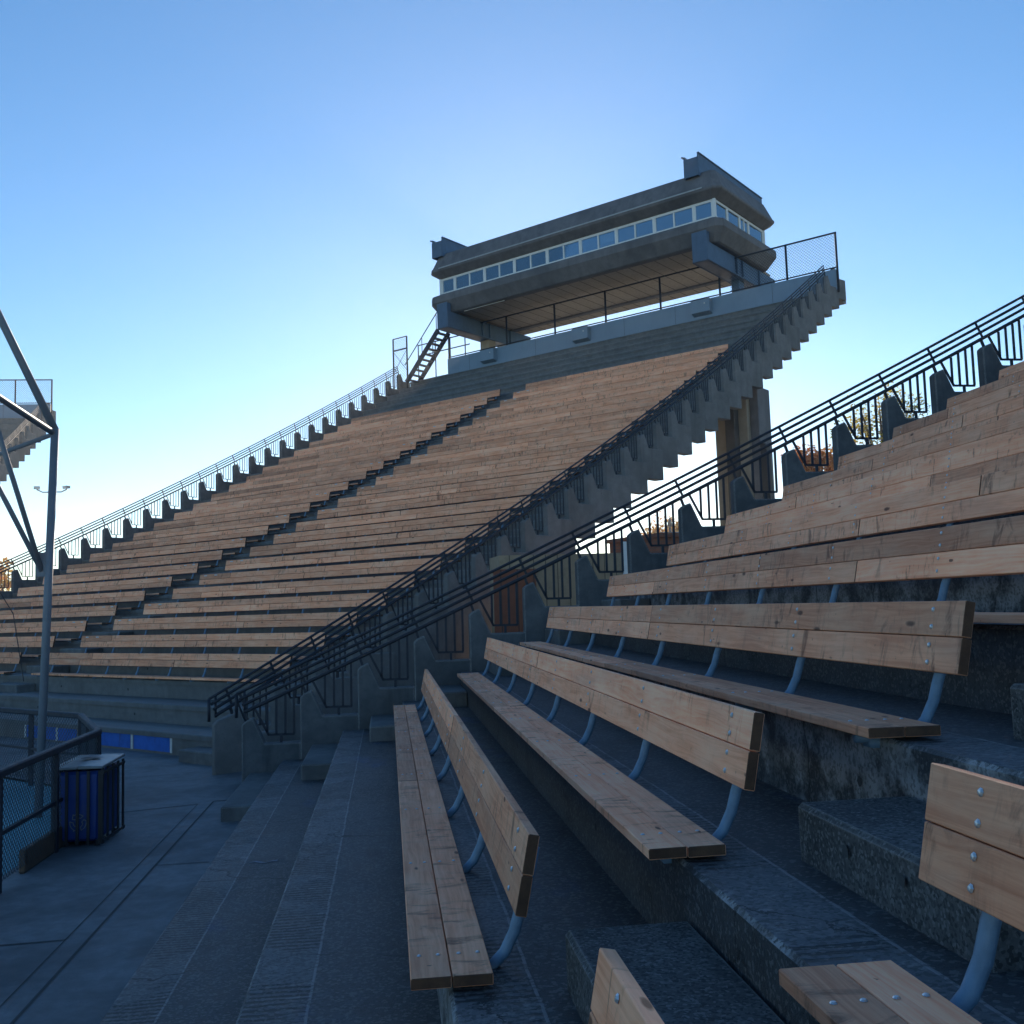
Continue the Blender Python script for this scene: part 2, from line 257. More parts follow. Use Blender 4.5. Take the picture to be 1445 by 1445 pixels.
# ------------------------------------------------------------------ mesh helpers
class MB:
    def __init__(s): s.v = []; s.f = []; s.t = []; s.mi = []
    def face(s, idx, tone=0.5, mi=0): s.f.append(idx); s.t.append(tone); s.mi.append(mi)
    def add(s, pts): b = len(s.v); s.v += [tuple(p) for p in pts]; return b
    def hexa(s, p, tone=0.5, mi=0, endmi=None):           # p: 0-3 bottom ring, 4-7 top ring
        b = s.add(p)
        for q in ((3, 2, 1, 0), (4, 5, 6, 7), (0, 1, 5, 4), (1, 2, 6, 5), (2, 3, 7, 6), (3, 0, 4, 7)):
            s.face([b+i for i in q], tone, mi)
        if endmi is not None: s.mi[-4] = endmi; s.mi[-2] = endmi
    def box(s, x0, x1, y0, y1, z0, z1, tone=0.5, mi=0, endmi=None):
        s.hexa([(x0, y0, z0), (x1, y0, z0), (x1, y1, z0), (x0, y1, z0), (x0, y0, z1), (x1, y0, z1), (x1, y1, z1), (x0, y1, z1)], tone, mi, endmi)
    def prism(s, poly, y0, y1, tone=0.5, mi=0):            # poly in (x, z), extruded along y; y0 / y1 numbers or functions of x
        f0 = y0 if callable(y0) else (lambda x: y0); f1 = y1 if callable(y1) else (lambda x: y1); n = len(poly)
        a = s.add([(x, f0(x), z) for x, z in poly]); c = s.add([(x, f1(x), z) for x, z in poly])
        s.face([a+i for i in range(n)], tone, mi); s.face([c+i for i in reversed(range(n))], tone, mi)
        for i in range(n):
            j = (i+1) % n; s.face([a+j, a+i, c+i, c+j], tone, mi)
    def tube(s, pts, r, n=8, tone=0.5, mi=0):
        pts = [Vector(p) for p in pts]; rings = []; up = None
        for i, p in enumerate(pts):
            t = (pts[min(i+1, len(pts)-1)]-pts[max(i-1, 0)]).normalized()
            if up is None: up = Vector((0, 0, 1)) if abs(t.z) < 0.9 else Vector((0, 1, 0))
            u = t.cross(up).normalized(); w = u.cross(t).normalized(); up = w
            rr = r[i] if isinstance(r, (list, tuple)) else r
            rings.append(s.add([p+u*math.cos(a)*rr+w*math.sin(a)*rr for a in (2*math.pi*k/n for k in range(n))]))
        for i in range(len(rings)-1):
            for k in range(n): s.face([rings[i]+k, rings[i]+(k+1) % n, rings[i+1]+(k+1) % n, rings[i+1]+k], tone, mi)
        s.face([rings[0]+k for k in reversed(range(n))], tone, mi); s.face([rings[-1]+k for k in range(n)], tone, mi)
    def bar(s, a, b, w, h=None, up=(0, 0, 1), tone=0.5, mi=0):   # rectangular bar
        a = Vector(a); b = Vector(b); h = h or w; t = (b-a).normalized(); up = Vector(up)
        if abs(t.dot(up)) > 0.95: up = Vector((0, 1, 0))
        u = t.cross(up).normalized()*w/2; v = u.cross(t).normalized()*h/2
        s.hexa([a-u-v, a+u-v, b+u-v, b-u-v, a-u+v, a+u+v, b+u+v, b-u+v], tone, mi)
    def dome(s, c, nrm, r, h, n=7, mi=0):
        c = Vector(c); nrm = Vector(nrm).normalized(); a = nrm.orthogonal().normalized(); b = nrm.cross(a)
        r1 = s.add([c+(a*math.cos(t)+b*math.sin(t))*r for t in (2*math.pi*k/n for k in range(n))])
        r2 = s.add([c+nrm*h*0.8+(a*math.cos(t)+b*math.sin(t))*r*0.6 for t in (2*math.pi*k/n for k in range(n))])
        top = s.add([c+nrm*h])
        for k in range(n):
            k2 = (k+1) % n; s.face([r1+k, r1+k2, r2+k2, r2+k], 0.5, mi); s.face([r2+k, r2+k2, top], 0.5, mi)
    def build(s, name, mats, parent=None, smooth=False, bevel=0.0, loc=None):
        me = bpy.data.meshes.new(name); me.from_pydata(s.v, [], s.f)
        if not isinstance(mats, (list, tuple)): mats = [mats]
        for m in mats: me.materials.append(m)
        me.polygons.foreach_set('material_index', s.mi)
        at = me.attributes.new('tone', 'FLOAT', 'FACE'); at.data.foreach_set('value', s.t)
        if smooth: me.polygons.foreach_set('use_smooth', [True]*len(s.f))
        me.update(); o = bpy.data.objects.new(name, me); C.objects.link(o)
        if parent: o.parent = parent
        if loc: o.location = loc
        if bevel:
            b = o.modifiers.new('bevel', 'BEVEL'); b.width = bevel; b.segments = 1; b.limit_method = 'ANGLE'; b.angle_limit = rad(50)
        return o
def tag(o, label=None, cat=None, group=None, kind=None):
    if label: o['label'] = label
    if cat: o['category'] = cat
    if group: o['group'] = group
    if kind: o['kind'] = kind
    return o
def thing(name, label, cat, loc=(0, 0, 0), rz=0.0, group=None):
    o = bpy.data.objects.new(name, None); C.objects.link(o); o.location = loc; o.rotation_euler = (0, 0, rz); o.empty_display_size = 0.3
    return tag(o, label, cat, group)
KIDS = {}
def kids(o): return [c for c in bpy.data.objects if c.parent == o]
def copy_tree(o, parent=None, level=0):
    c = o.copy(); C.objects.link(c)
    if parent: c.parent = parent
    for ch in kids(o): copy_tree(ch, c, level+1)
    return c
ORD = 'lowest second third fourth fifth sixth seventh eighth ninth tenth eleventh twelfth thirteenth fourteenth fifteenth sixteenth seventeenth eighteenth nineteenth twentieth twenty-first twenty-second twenty-third topmost'.split()

# ------------------------------------------------------------------ stands: local x = rise (q), local y = along the benches (s), z up
T = 0.84
E = lambda k: 0.18+T*k                                       # riser of step k
zn = lambda k: max(0.0, -1.30+GZ+0.3723*k+0.0022*k*k) if k > -3 else 0.0
zf = lambda k: max(0.0, -1.27+GZ+0.3612*k+0.0022*k*k) if k > -3 else 0.0
PHI = 0.7906
Of = Vector((-1.7597, 18.9268, 0)) - 0.465*Vector((math.cos(PHI), math.sin(PHI), 0))
PHI3 = PHI+math.pi/4

def terrace(parent, zz, k0, k1, s0, s1, last=0.84, mat=None, lip=0.0):
    b = MB(); prof = []
    for k in range(k0, k1+1):
        prof.append((E(k), zz(k-1)))
        if lip: prof += [(E(k), zz(k)-0.09), (E(k)-lip, zz(k)-0.09), (E(k)-lip, zz(k)-0.014)]
        else: prof.append((E(k), zz(k)-0.014))
        prof.append((E(k)-lip+0.014, zz(k)))
    prof.append((E(k1)+last, zz(k1)))
    pts = [(E(k1)+last, zz(k1)-0.17), (E(k1)+0.09, zz(k1)-0.17)]
    for k in range(k1-1, k0-1, -1):
        z = zz(k)-0.17; pts.append((pts[-1][0], z))
        if z <= 0.3: break
        pts.append((E(k)+0.09, z))
    pts += [(pts[-1][0], -0.3), (E(k0), -0.3)]
    poly = prof+pts
    n = len(poly); a = b.add([(x, s0, z) for x, z in poly]); c = b.add([(x, s1, z) for x, z in poly])
    for i in range(n):
        j = (i+1) % n; b.face([a+i, a+j, c+j, c+i])
    b.face([a+i for i in reversed(range(n))]); b.face([c+i for i in range(n)])
    return b.build('terrace', mat or TERR, parent)

rn = lambda k: -1.30+GZ+0.3723*k+0.0022*k*k+0.39             # base line of the end walls (continuous)
rf = lambda k: -1.27+GZ+0.3612*k+0.0022*k*k+0.39
kn = lambda k: k+max(0.0, 0.18-0.037*k)/T                     # where the piers stand, in steps
kf = lambda k: k+0.12
def end_wall(parent, zz, km, k0, k1, s_in, s_out, fold, mat, hang=0.72, kgnd=4, start=0.0):
    """one pier and one notch per step; the outer face is folded like shingles"""
    b = MB(); dirn = 1 if s_out > s_in else -1
    for k in range(k0, k1+1):
        x = E(km(k)); x1 = E(km(k+1)); t = zz(km(k)); bot = -0.2 if k <= kgnd else t-hang
        d = start if k == k0 else 0.0
        poly = [(x+d, bot), (x+d, t+0.35+d*0.3), (x+d+0.06, t+0.40+d*0.3), (x+0.155, t+0.437), (x+0.315, t+0.077), (x1, t+0.077), (x1, bot)]
        f = lambda X, x=x: s_out+dirn*fold*(X-x)/T
        b.prism(poly, s_in, f, R.random())
    return b.build('end_wall', mat, parent, bevel=0.012)

def railing(parent, zz, km, k0, k1, s, low=True, start=0.3, bw=0.031):
    P = lambda k, dx, dzv: (E(km(k))+dx, s, zz(km(k))+dzv)
    sl = Vector(P(k0, 0, 0))-Vector(P(k0+1, 0, 0))
    for dx, dzv, r in [(-0.04, 0.79, 0.021), (0.0, 0.71, 0.023), (0.04, 0.63, 0.023), (0.07, 0.535, 0.028)]:
        b = MB(); pts = [P(k, dx, dzv) for k in range(k0, k1+1)]
        pts = [tuple(Vector(pts[0])+sl*(start if low else 0.05))]+pts
        b.tube(pts, r, 7); b.build('handrail' if r < 0.022 else 'rail_bar', RAILP, parent, True)
    if low:
        b = MB()
        b.tube([tuple(Vector(P(k0, -0.04, 0.79))+sl*start), tuple(Vector(P(k0, -0.04, 0.46))+sl*start)], 0.024, 7)
        b.tube([tuple(Vector(P(k0, -0.04, 0.78))+sl*(start-0.14)), tuple(Vector(P(k0, -0.04, 0.46))+sl*(start-0.14))], 0.018, 7); b.build('end_post', RAILP, parent, True)
    for k in range(k0, k1+1):
        b = MB(); b.bar(P(k, -0.045, 0.80), P(k, 0.075, 0.53), 0.035, 0.014, (0, 1, 0)); b.bar(P(k, 0.035, 0.51), P(k, 0.075, 0.395), 0.035, 0.035, (0, 1, 0)); b.build('post', RAILP, parent)
        if k == k1: break
        b = MB()
        b.bar(P(k, 0.165, 0.575), P(k, 0.36, 0.185), bw, bw*0.85, (0, 1, 0)); b.bar(P(k, 0.35, 0.19), P(k, 0.715, 0.186), bw*0.85, bw)
        for dx, zb, zt_ in ((0.34, 0.23, 0.64), (0.465, 0.19, 0.71), (0.59, 0.19, 0.77), (0.708, 0.19, 0.83)): b.bar(P(k, dx, zb), P(k, dx+0.004, zt_), bw, bw*0.85, (0, 1, 0))
        b.bar(P(k, 0.53, 0.06), P(k, 0.53, 0.19), 0.035, 0.035)
        b.build('baluster_panel', RAILP, parent)

def aisle_step(parent, zz, k, s0, s1, mat=None):
    b = MB(); j = R.uniform(-0.01, 0.01)
    b.box(E(k)-0.44+j, E(k)-0.004, s0, s1, zz(k-1)-0.05, zz(k-1)+(zz(k)-zz(k-1))*0.52)
    return b.build('aisle_step', mat or CON_STEP, parent, bevel=0.015)

# ------------------------------------------------------------------ ground
b = MB(); b.face([b.add([(-150, -60, -0.06), (150, -60, -0.06), (150, 220, -0.06), (-150, 220, -0.06)])+i for i in range(4)])
tag(b.build('ground', EARTH), kind='structure')
b = MB()
poly = [(-3.62, -8), (3, -8), (3, 14.5), (30, 14.5), (30, 70), (-22, 70), (-40, 42), (-40, 20), (-13.2, 24.0), (-4.3, 14.95), (-3.62, 12.7)]
i0 = b.add([(x, y, 0.0) for x, y in poly]); b.face([i0+i for i in range(len(poly))])
tag(b.build('concourse_pavement', PAVE), kind='structure')
b = MB(); i0 = b.add([(-60, -20, -0.03), (-3.62, -20, -0.03), (-3.62, 12.7, -0.03), (-4.3, 14.95, -0.03), (-13.2, 24.0, -0.03), (-60, 24, -0.03)]); b.face([i0+i for i in range(6)])
tag(b.build('sports_court', COURT), kind='structure')
b = MB()
for (p, q, w) in (((-2.25, 3), (-2.25, 13.45), 0.011), ((-2.42, 3), (-2.42, 13.3), 0.005), ((-2.25, 13.45), (-1.6, 13.47), 0.02), ((-3.5, 12.95), (-2.42, 13.3), 0.012), ((-3.5, 8.0), (-2.42, 8.05), 0.012), ((-2.25, 10.2), (-1.75, 10.2), 0.008)):
    p = Vector((*p, 0.004)); q = Vector((*q, 0.004)); t = (q-p).normalized(); u = Vector((-t.y, t.x, 0))*w; i0 = b.add([p-u, q-u, q+u, p+u]); b.face([i0+i for i in (3, 2, 1, 0)])
tag(b.build('pavement_joints', BLACKJ), kind='structure')

# ------------------------------------------------------------------ grandstands
near = thing('grandstand', 'near concrete grandstand whose steps fill the foreground under the closest timber benches', 'grandstand')
KN = 17
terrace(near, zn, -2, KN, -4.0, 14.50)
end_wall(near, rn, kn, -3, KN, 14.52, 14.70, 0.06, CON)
for k in range(-2, KN+1):
    aisle_step(near, zn, k, {-2: 12.1, -1: 12.68, 0: 13.13}.get(k, 13.33), 14.51)
for k in range(1, 9): aisle_step(near, zn, k, 2.37, 3.50, CON_ST)
def hole(parent, c, r):
    b = MB(); i0 = b.add([Vector(c)+Vector((0, math.cos(a), math.sin(a)))*r*R.uniform(0.8, 1.15) for a in (2*math.pi*i/10 for i in range(10))]); b.face([i0+i for i in range(10)]); b.build('tie_hole', BLACKJ, parent)
for (k, y) in ((1, 5.1), (1, 8.2), (2, 3.9), (2, 6.2), (0, 6.0), (0, 9.5), (-1, 7.4), (2, 3.2), (1, 2.9), (3, 4.6)): hole(near, (E(k)-0.003, y, zn(k)-0.2), 0.022)
for (k, y) in ((2, 2.75), (2, 3.1), (1, 2.6)): hole(near, (E(k)-0.445, y, zn(k-1)+0.12), 0.02)

far = thing('grandstand', 'tall concrete grandstand full of benches and topped by the press box', 'grandstand', Of, PHI)
KF = 30
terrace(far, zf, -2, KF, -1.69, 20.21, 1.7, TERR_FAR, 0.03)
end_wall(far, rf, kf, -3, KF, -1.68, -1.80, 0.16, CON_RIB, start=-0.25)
end_wall(far, rf, lambda k: k, -3, KF-1, 20.22, 20.38, 0.06, CON)
for k in range(-2, 24):
    aisle_step(far, zf, k, -1.67, -0.02)
    aisle_step(far, zf, k, 8.76, 9.98)
    if k < 12: aisle_step(far, zf, k, 18.75, 20.0)
for s0, s1 in ((0.87, 1.97), (2.08, 3.8), (3.9, 4.58), (4.68, 5.8)):
    b = MB(); b.box(E(-2)-0.006, E(-2)+0.01, s0, s1, 0.04, zf(-2)-0.05); b.build('painted_riser', BLUEP, far)
for s0 in (0.80, 2.0, 4.6, 5.83):
    b = MB(); b.box(E(-2)-0.008, E(-2)+0.01, s0, s0+0.06, 0.03, zf(-2)-0.02); b.build('painted_mark', WHITEP, far)
for (k, s) in ((0, 1.4), (0, 4.9), (-1, 3.3), (-1, 7.0), (1, 2.2), (1, 5.5), (2, 3.6), (-1, 0.4), (0, 0.3), (0, 7.6)): hole(far, (E(k)-0.003, s, zf(k)-0.22), 0.03)
# pillars under the end wall
QS = 0.465
PQ = 17.5+QS
pl = thing('support_pillar', 'tan and brown ribbed concrete pillar holding up the tall grandstand beside the gap', 'pillar', Of, PHI)
def zund(q): return zf((q-0.18)/T)-0.72
for (s0, s1, q0, q1, m, nm) in ((-0.67, -0.20, PQ, PQ+0.9, CON_PIL, 'pillar_fin'), (-1.0, -0.672, PQ-0.25, PQ+1.0, CON_DARKPIL, 'pillar_core'), (-1.32, -1.002, PQ+0.05, PQ+1.1, CON_PIL, 'pillar_fin'), (-1.62, -1.322, PQ+0.25, PQ+1.2, CON_WARM, 'pillar_fin')):  # tan fins carry warm sunlight in their colour
    b = MB(); zt_ = 9.1; b.box(q0, q1, s0, s1, -0.2, zt_)
    b.build(nm, m, pl, bevel=0.02)
sl = thing('support_slab', 'dark leaning concrete slab standing right of the tan pillar', 'pillar', Of, PHI)
b = MB(); b.hexa([(PQ+0.2, -2.05, -0.2), (PQ+0.5, -2.05, -0.2), (PQ+0.5, -1.70, -0.2), (PQ+0.2, -1.70, -0.2), (PQ+0.2, -1.83, 7.15), (PQ+0.5, -1.83, 7.15), (PQ+0.5, -1.635, 7.3), (PQ+0.2, -1.635, 7.3)]); b.build('slab', CON_DARKPIL, sl)

# parapet wall with light boxes on the top step of the far stand
zp0, zp1 = 11.62+GZ, 12.30+GZ; QP = 24.87+QS
par = thing('parapet_wall', 'blue-grey metal parapet wall under the press box, along the top of the tall grandstand', 'wall', Of, PHI)
b = MB(); b.box(QP, QP+0.12, -1.95, 17.62, zp0-0.12, zp1); b.build('wall_panel', PARA, par, bevel=0.01)
for s in (3.61, 9.55, 14.9):
    b = MB(); s0, s1 = s-0.42, s+0.42
    b.hexa([(QP-0.28, s0, zp0+0.09), (QP-0.003, s0, zp0+0.0), (QP-0.003, s1, zp0+0.0), (QP-0.28, s1, zp0+0.09), (QP-0.28, s0, zp1-0.06), (QP-0.003, s0, zp1-0.06), (QP-0.003, s1, zp1-0.06), (QP-0.28, s1, zp1-0.06)])
    bx = b.build('light_box', PARA, par, bevel=0.01)
    b = MB(); b.dome((QP-0.28, s-0.2, zp1-0.25), (-1, 0, 0), 0.035, 0.03); b.build('lamp', WHITEP, bx)
b = MB()
for s in (0.6, 4.9, 7.4, 12.2, 16.2): b.box(QP-0.004, QP+0.002, s-0.006, s+0.006, zp0-0.1, zp1-0.01)
b.build('panel_seam', BLACKJ, par)

def chain_mesh(b, a, c, z0, z1, step, r):
    """flat diamond wire mesh between a and c (xy points)"""
    a = Vector((*a, 0)); c = Vector((*c, 0)); L = (c-a).length; t = (c-a).normalized(); h = z1-z0
    n = int((L+h)/step)
    for d in (1, -1):
        for i in range(n+1):
            u0 = -h+i*step; u1 = u0+h; za, zb = z0, z1
            if u0 < 0: za = z0+(0-u0); u0 = 0
            if u1 > L: zb = z1-(u1-L); u1 = L
            if u1-u0 < 0.01: continue
            if d < 0: p = a+t*(L-u0); q = a+t*(L-u1)
            else: p = a+t*u0; q = a+t*u1
            off = Vector((-t.y, t.x, 0))*r*d
            p = p+off+Vector((0, 0, za)); q = q+off+Vector((0, 0, zb))
            b.tube([p, q], r, 3)

pf = thing('chain_link_fence', 'dark pipe fence with wire mesh standing on the parapet under the press box', 'fence', Of, PHI)
b = MB(); b.tube([(QP+0.06, -2.0, 13.72+GZ), (QP+0.06, 17.6, 13.72+GZ)], 0.035, 8); b.build('top_rail', RAILP, pf, True)
b = MB(); b.tube([(QP+0.06, -2.0, zp1+0.075), (QP+0.06, 17.6, zp1+0.075)], 0.028, 8); b.build('bottom_rail', RAILP, pf, True)
for s in (-2.0, -0.02, 2.85, 5.6, 8.35, 11.1, 13.9, 17.55):
    b = MB(); b.tube([(QP+0.06, s, zp1-0.9 if s < -1 else zp1-0.3), (QP+0.06, s, 13.74+GZ)], 0.045, 8); b.build('fence_post', RAILP, pf, True)
b = MB(); chain_mesh(b, (QP+0.06, -2.0), (QP+0.06, 2.4), zp1+0.1, 13.72+GZ, 0.12, 0.006); b.build('wire_mesh', WIRE, pf)

# railings
def rail_thing(label, loc, rz): return thing('stair_railing', label, 'railing', loc, rz, 'black railings on the grandstand end walls')
nr = rail_thing('black pipe railing on the near end wall, rising to the photo\'s right edge', (0, 0, 0), 0)
railing(nr, rn, kn, -3, KN, 14.61, start=0.05)
fr = rail_thing('black pipe railing on the folded right end wall of the tall grandstand', Of, PHI)
railing(fr, rf, kf, -3, KF-1, -1.75, start=0.36, bw=0.024)
lr = rail_thing('thin railing against the sky along the tall grandstand\'s far left end wall', Of, PHI)
railing(lr, rf, lambda k: k, -2, KF-1, 20.30, bw=0.024)

# third stand: only its top right corner shows
C2 = Vector((Of.x, Of.y, 0))+Matrix.Rotation(PHI, 3, 'Z') @ Vector((-3.94, 20.6, 0))
O3 = C2-Matrix.Rotation(PHI3, 3, 'Z') @ Vector((-3.94, -1.75, 0))+Vector((0.6, -0.3, 0))
third = thing('grandstand', 'distant grandstand corner with sunlit end wall, behind the steel truss at left', 'grandstand', O3, PHI3)
terrace(third, zf, -2, KF, -1.69, 20.21, 1.7, TERR_FAR, 0.03)
end_wall(third, rf, kf, -3, KF, -1.68, -1.80, 0.16, CON_RIB)
tp = copy_tree(par); tp.location = O3; tp.rotation_euler = (0, 0, PHI3); tag(tp, 'blue-grey parapet along the top of the distant grandstand at left', 'wall')
tfn = copy_tree(pf); tfn.location = O3; tfn.rotation_euler = (0, 0, PHI3); tag(tfn, 'thin pipe fence on top of the distant grandstand at left', 'fence')
tr_ = copy_tree(fr); tr_.location = O3; tr_.rotation_euler = (0, 0, PHI3); tag(tr_, 'railing on the sunlit end wall of the distant grandstand at left', 'railing')

# ------------------------------------------------------------------ benches (local x back, y along, z = 0 at seat top)
def bench_parts(L, seed, nb=8, hold=None, gap=0.0025, vg=0.137):
    rr = random.Random(seed); parts = []
    ys = [0.22+(L-0.44)*i/(nb-1) for i in range(nb)]
    def planks(nrow, mk):
        b = MB()
        for r_ in range(nrow):
            cuts = [0.0]; base = rr.choice([2.4, 3.66, 4.27]) if hold is None else hold
            y = base*rr.uniform(0.95, 1.05) if hold is None else base+rr.uniform(-0.02, 0.02)*0
            while y < L-0.9: cuts.append(y); y += rr.choice([3.66, 4.27, 4.88])
            cuts.append(L)
            for i in range(len(cuts)-1):
                mk(b, r_, cuts[i]+(gap if i else 0), cuts[i+1]-(gap if i < len(cuts)-2 else 0), min(1, max(0, rr.gauss(0.55, 0.28))), rr.uniform(-0.0015, 0.0015))
        return b
    def seat(b, r_, y0, y1, t, j):
        x0 = r_*0.1425; b.box(x0, x0+0.138, y0, y1, -0.038+j, j, t, 0, 1)
    lean = Vector((0.055, 0, 0.274)).normalized(); nrm = Vector((-lean.z, 0, lean.x))
    o = Vector((0.360, 0, 0.182))
    def back(b, r_, y0, y1, t, j):
        p = o+lean*(0.1405*r_)+nrm*j; q = p+lean*vg; th = -nrm*0.040
        b.hexa([(p.x, y0, p.z), (p.x+th.x, y0, p.z+th.z), (p.x+th.x, y1, p.z+th.z), (p.x, y1, p.z), (q.x, y0, q.z), (q.x+th.x, y0, q.z+th.z), (q.x+th.x, y1, q.z+th.z), (q.x, y1, q.z)], t, 0, 1)
    return planks(2, seat), planks(2, back), ys, lean, nrm, o
def make_bench(label, L, seed, group, nb=8, hold=None, detail=True):
    root = thing('timber_bench', label, 'bench', group=group)
    sb, bb, ys, lean, nrm, o = bench_parts(L, seed, nb, hold, 0.0025 if detail else 0.007, 0.137 if detail else 0.131)
    if detail:
        for y in ys:
            for r_ in range(2):
                for d in (0.035, 0.103):
                    sb.dome((r_*0.1425+d, y, 0.001), (0, 0, 1), 0.009, 0.005, mi=2)
                    p = o+lean*(0.1405*r_+d)+nrm*0.001; bb.dome((p.x, y+0.02*d, p.z), nrm, 0.011, 0.006, mi=2)
    sb.build('seat', [W, W_END, BOLT], root, bevel=0.003 if detail else 0); bb.build('backrest', [W, W_END, BOLT], root, bevel=0.003 if detail else 0)
    m = MB(); m.tube([(0.05, 0, -0.062), (0.24, 0, -0.062), (0.30, 0, -0.048), (0.345, 0, -0.005), (0.382, 0, 0.065), (0.405, 0, 0.14), (0.424, 0, 0.19), (0.447, 0, 0.28), (0.463, 0, 0.36)], 0.022, 8)
    m.box(0.10, 0.20, -0.04, 0.04, -0.10, -0.062)
    first = None
    for y in ys:
        if first is None: first = m.build('bracket', TUBE, root, True); first.location = (0, y, 0)
        else:
            c = first.copy(); C.objects.link(c); c.location = (0, y, 0)
    return root
XS, ZS = 0.0505, GZ-1.2425
NG = 'timber benches in the near grandstand'
for k in range(0, 16):
    lab = {0: 'long timber bench nearest the camera, first from left in the near grandstand', 1: 'long timber bench second from left in the near grandstand, beside the aisle steps',
           2: 'long timber bench third from left in the near grandstand, its backrest level with the eye', 3: 'fourth timber bench up in the near grandstand, its backrest running out of frame at right'}.get(k, 'timber bench in the %s row up of the near grandstand, at right' % ORD[k])
    o = make_bench(lab, 9.78, 100+k, NG, 8, None if k not in (0, 1, 2) else {0: 3.95, 1: 5.2, 2: 4.5}[k])
    o.location = (XS+T*k, 3.533, ZS+0.3723*k+0.0022*k*k); o.rotation_euler = (0, R.uniform(-0.008, 0.008), R.uniform(-0.0006, 0.0006))
for k, lab in ((0, 'timber bench whose backrest tip pokes up at the photo\'s bottom edge'), (1, 'timber bench cut by the lower right corner, its backrest end catching warm light')):
    o = make_bench(lab, 5.2, 140+k, NG, 5); o.location = (XS+T*k, 2.352-5.2, ZS+0.3723*k+0.0022*k*k)

protoR = [make_bench('p', 8.70, 200+i, 'timber benches in the tall grandstand', 8, None, False) for i in range(5)]
protoL = [make_bench('p', 8.66, 220+i, 'timber benches in the tall grandstand', 8, None, False) for i in range(5)]
Rm = Matrix.Rotation(PHI, 3, 'Z')
usedp = set()
def far_bench(protos, i, k, s0, lab):
    p = protos[i]
    o = p if p.name not in usedp else copy_tree(p)
    usedp.add(p.name)
    z = -0.7498-0.4559+GZ+0.3612*k+0.0022*k*k
    loc = Vector((Of.x, Of.y, 0))+Rm @ Vector((0.05+T*k, s0, 0)); o.location = (loc.x, loc.y, z+R.uniform(-0.006, 0.006)); o.rotation_euler = (R.uniform(-0.0008, 0.0008), R.uniform(-0.012, 0.012), PHI+R.uniform(-0.0009, 0.0009)); o['label'] = lab
    return o
order = [[], []]
for k in range(24):
    i = (k*2+k//5) % 5 if k >= 5 else k
    row = {0: 'lowest row', 23: 'topmost row'}.get(k, ORD[k]+' row up')
    orr = far_bench(protoR, i, k, 0.02, 'timber bench in the %s of the tall grandstand, right of its central aisle' % row)
    oll = far_bench(protoL, (i+2) % 5, k, 10.03, 'timber bench in the %s of the tall grandstand, left of its central aisle' % row)
    if k in (1, 2, 3):
        for (o, s) in ((orr, 8.45), (orr, 8.0), (oll, 0.2), (oll, 0.6)):
            b = MB(); b.box(0.398, 0.402, s-0.06, s+0.06, 0.40, 0.43); q = b.build('number_plate', WHITEP, o)

# ------------------------------------------------------------------ press box
S0, S1, Q0, Q1 = 2.0, 16.36, 23.05+QS, 27.75+QS
pb = thing('press_box', 'long concrete press box with a white window band, perched above the tall grandstand', 'press box', Of, PHI)
def ring(off, z, ch=0.30):
    q0, q1, s0, s1 = Q0-off, Q1+off, S0-off, S1+off; c = ch+off*0.35
    return [(q0+c, s0, z), (q1-c, s0, z), (q1, s0+c, z), (q1, s1-c, z), (q1-c, s1, z), (q0+c, s1, z), (q0, s1-c, z), (q0, s0+c, z)]
def band(name, prof, mat, close=True):
    b = MB(); rs = [b.add(ring(o, z+GZ, 0.02 if abs(o) < 0.01 else 0.12)) for o, z in prof]; n = len(rs)
    for i in range(n if close else n-1):
        j = (i+1) % n
        for k in range(8): b.face([rs[i]+k, rs[i]+(k+1) % 8, rs[j]+(k+1) % 8, rs[j]+k])
    return b.build(name, mat, pb, bevel=0.03)
band('lower_band', [(-0.25, 14.84), (0.05, 14.86), (0.40, 14.68), (0.43, 14.62), (0.43, 14.36), (0.10, 13.87), (0.02, 13.83), (-0.25, 13.83)], CON_WARM)
band('upper_band', [(-0.25, 15.64), (0.05, 15.62), (0.40, 15.86), (0.43, 15.91), (0.43, 16.0), (0.38, 16.04), (0.08, 16.74), (0.02, 16.80), (-0.3, 16.80), (-0.25, 16.3)], CON_WARM)
b = MB(); b.box(Q0+0.2, Q1-0.2, S0+0.2, S1-0.2, 16.4+GZ, 16.55+GZ); b.build('roof', DARKIN, pb)
b = MB(); b.box(Q0+0.6, Q1-0.7, 6.0, 11.3, 16.56+GZ, 17.02+GZ); b.build('roof_hatch', BEAM, pb, bevel=0.02)
b = MB(); b.box(Q0+0.23, Q1+0.98, S0+0.23, S1-0.23, 13.90+GZ, 13.99+GZ); b.build('soffit', SOFF, pb)
b = MB(); b.box(Q0-0.455, Q0-0.405, S0+0.3, S1-0.3, 15.965+GZ, 16.015+GZ); b.build('ridge_strip', PARA_L, pb)  # pale strip added to draw the bright line on the front ridge
b = MB(); b.tube([(Q0+0.1, 15.0, 13.82+GZ), (Q0+0.1, 12.6, 13.82+GZ)], 0.02, 6); b.build('conduit', WHITE, pb)
zs, zh = 14.862+GZ, 15.618+GZ
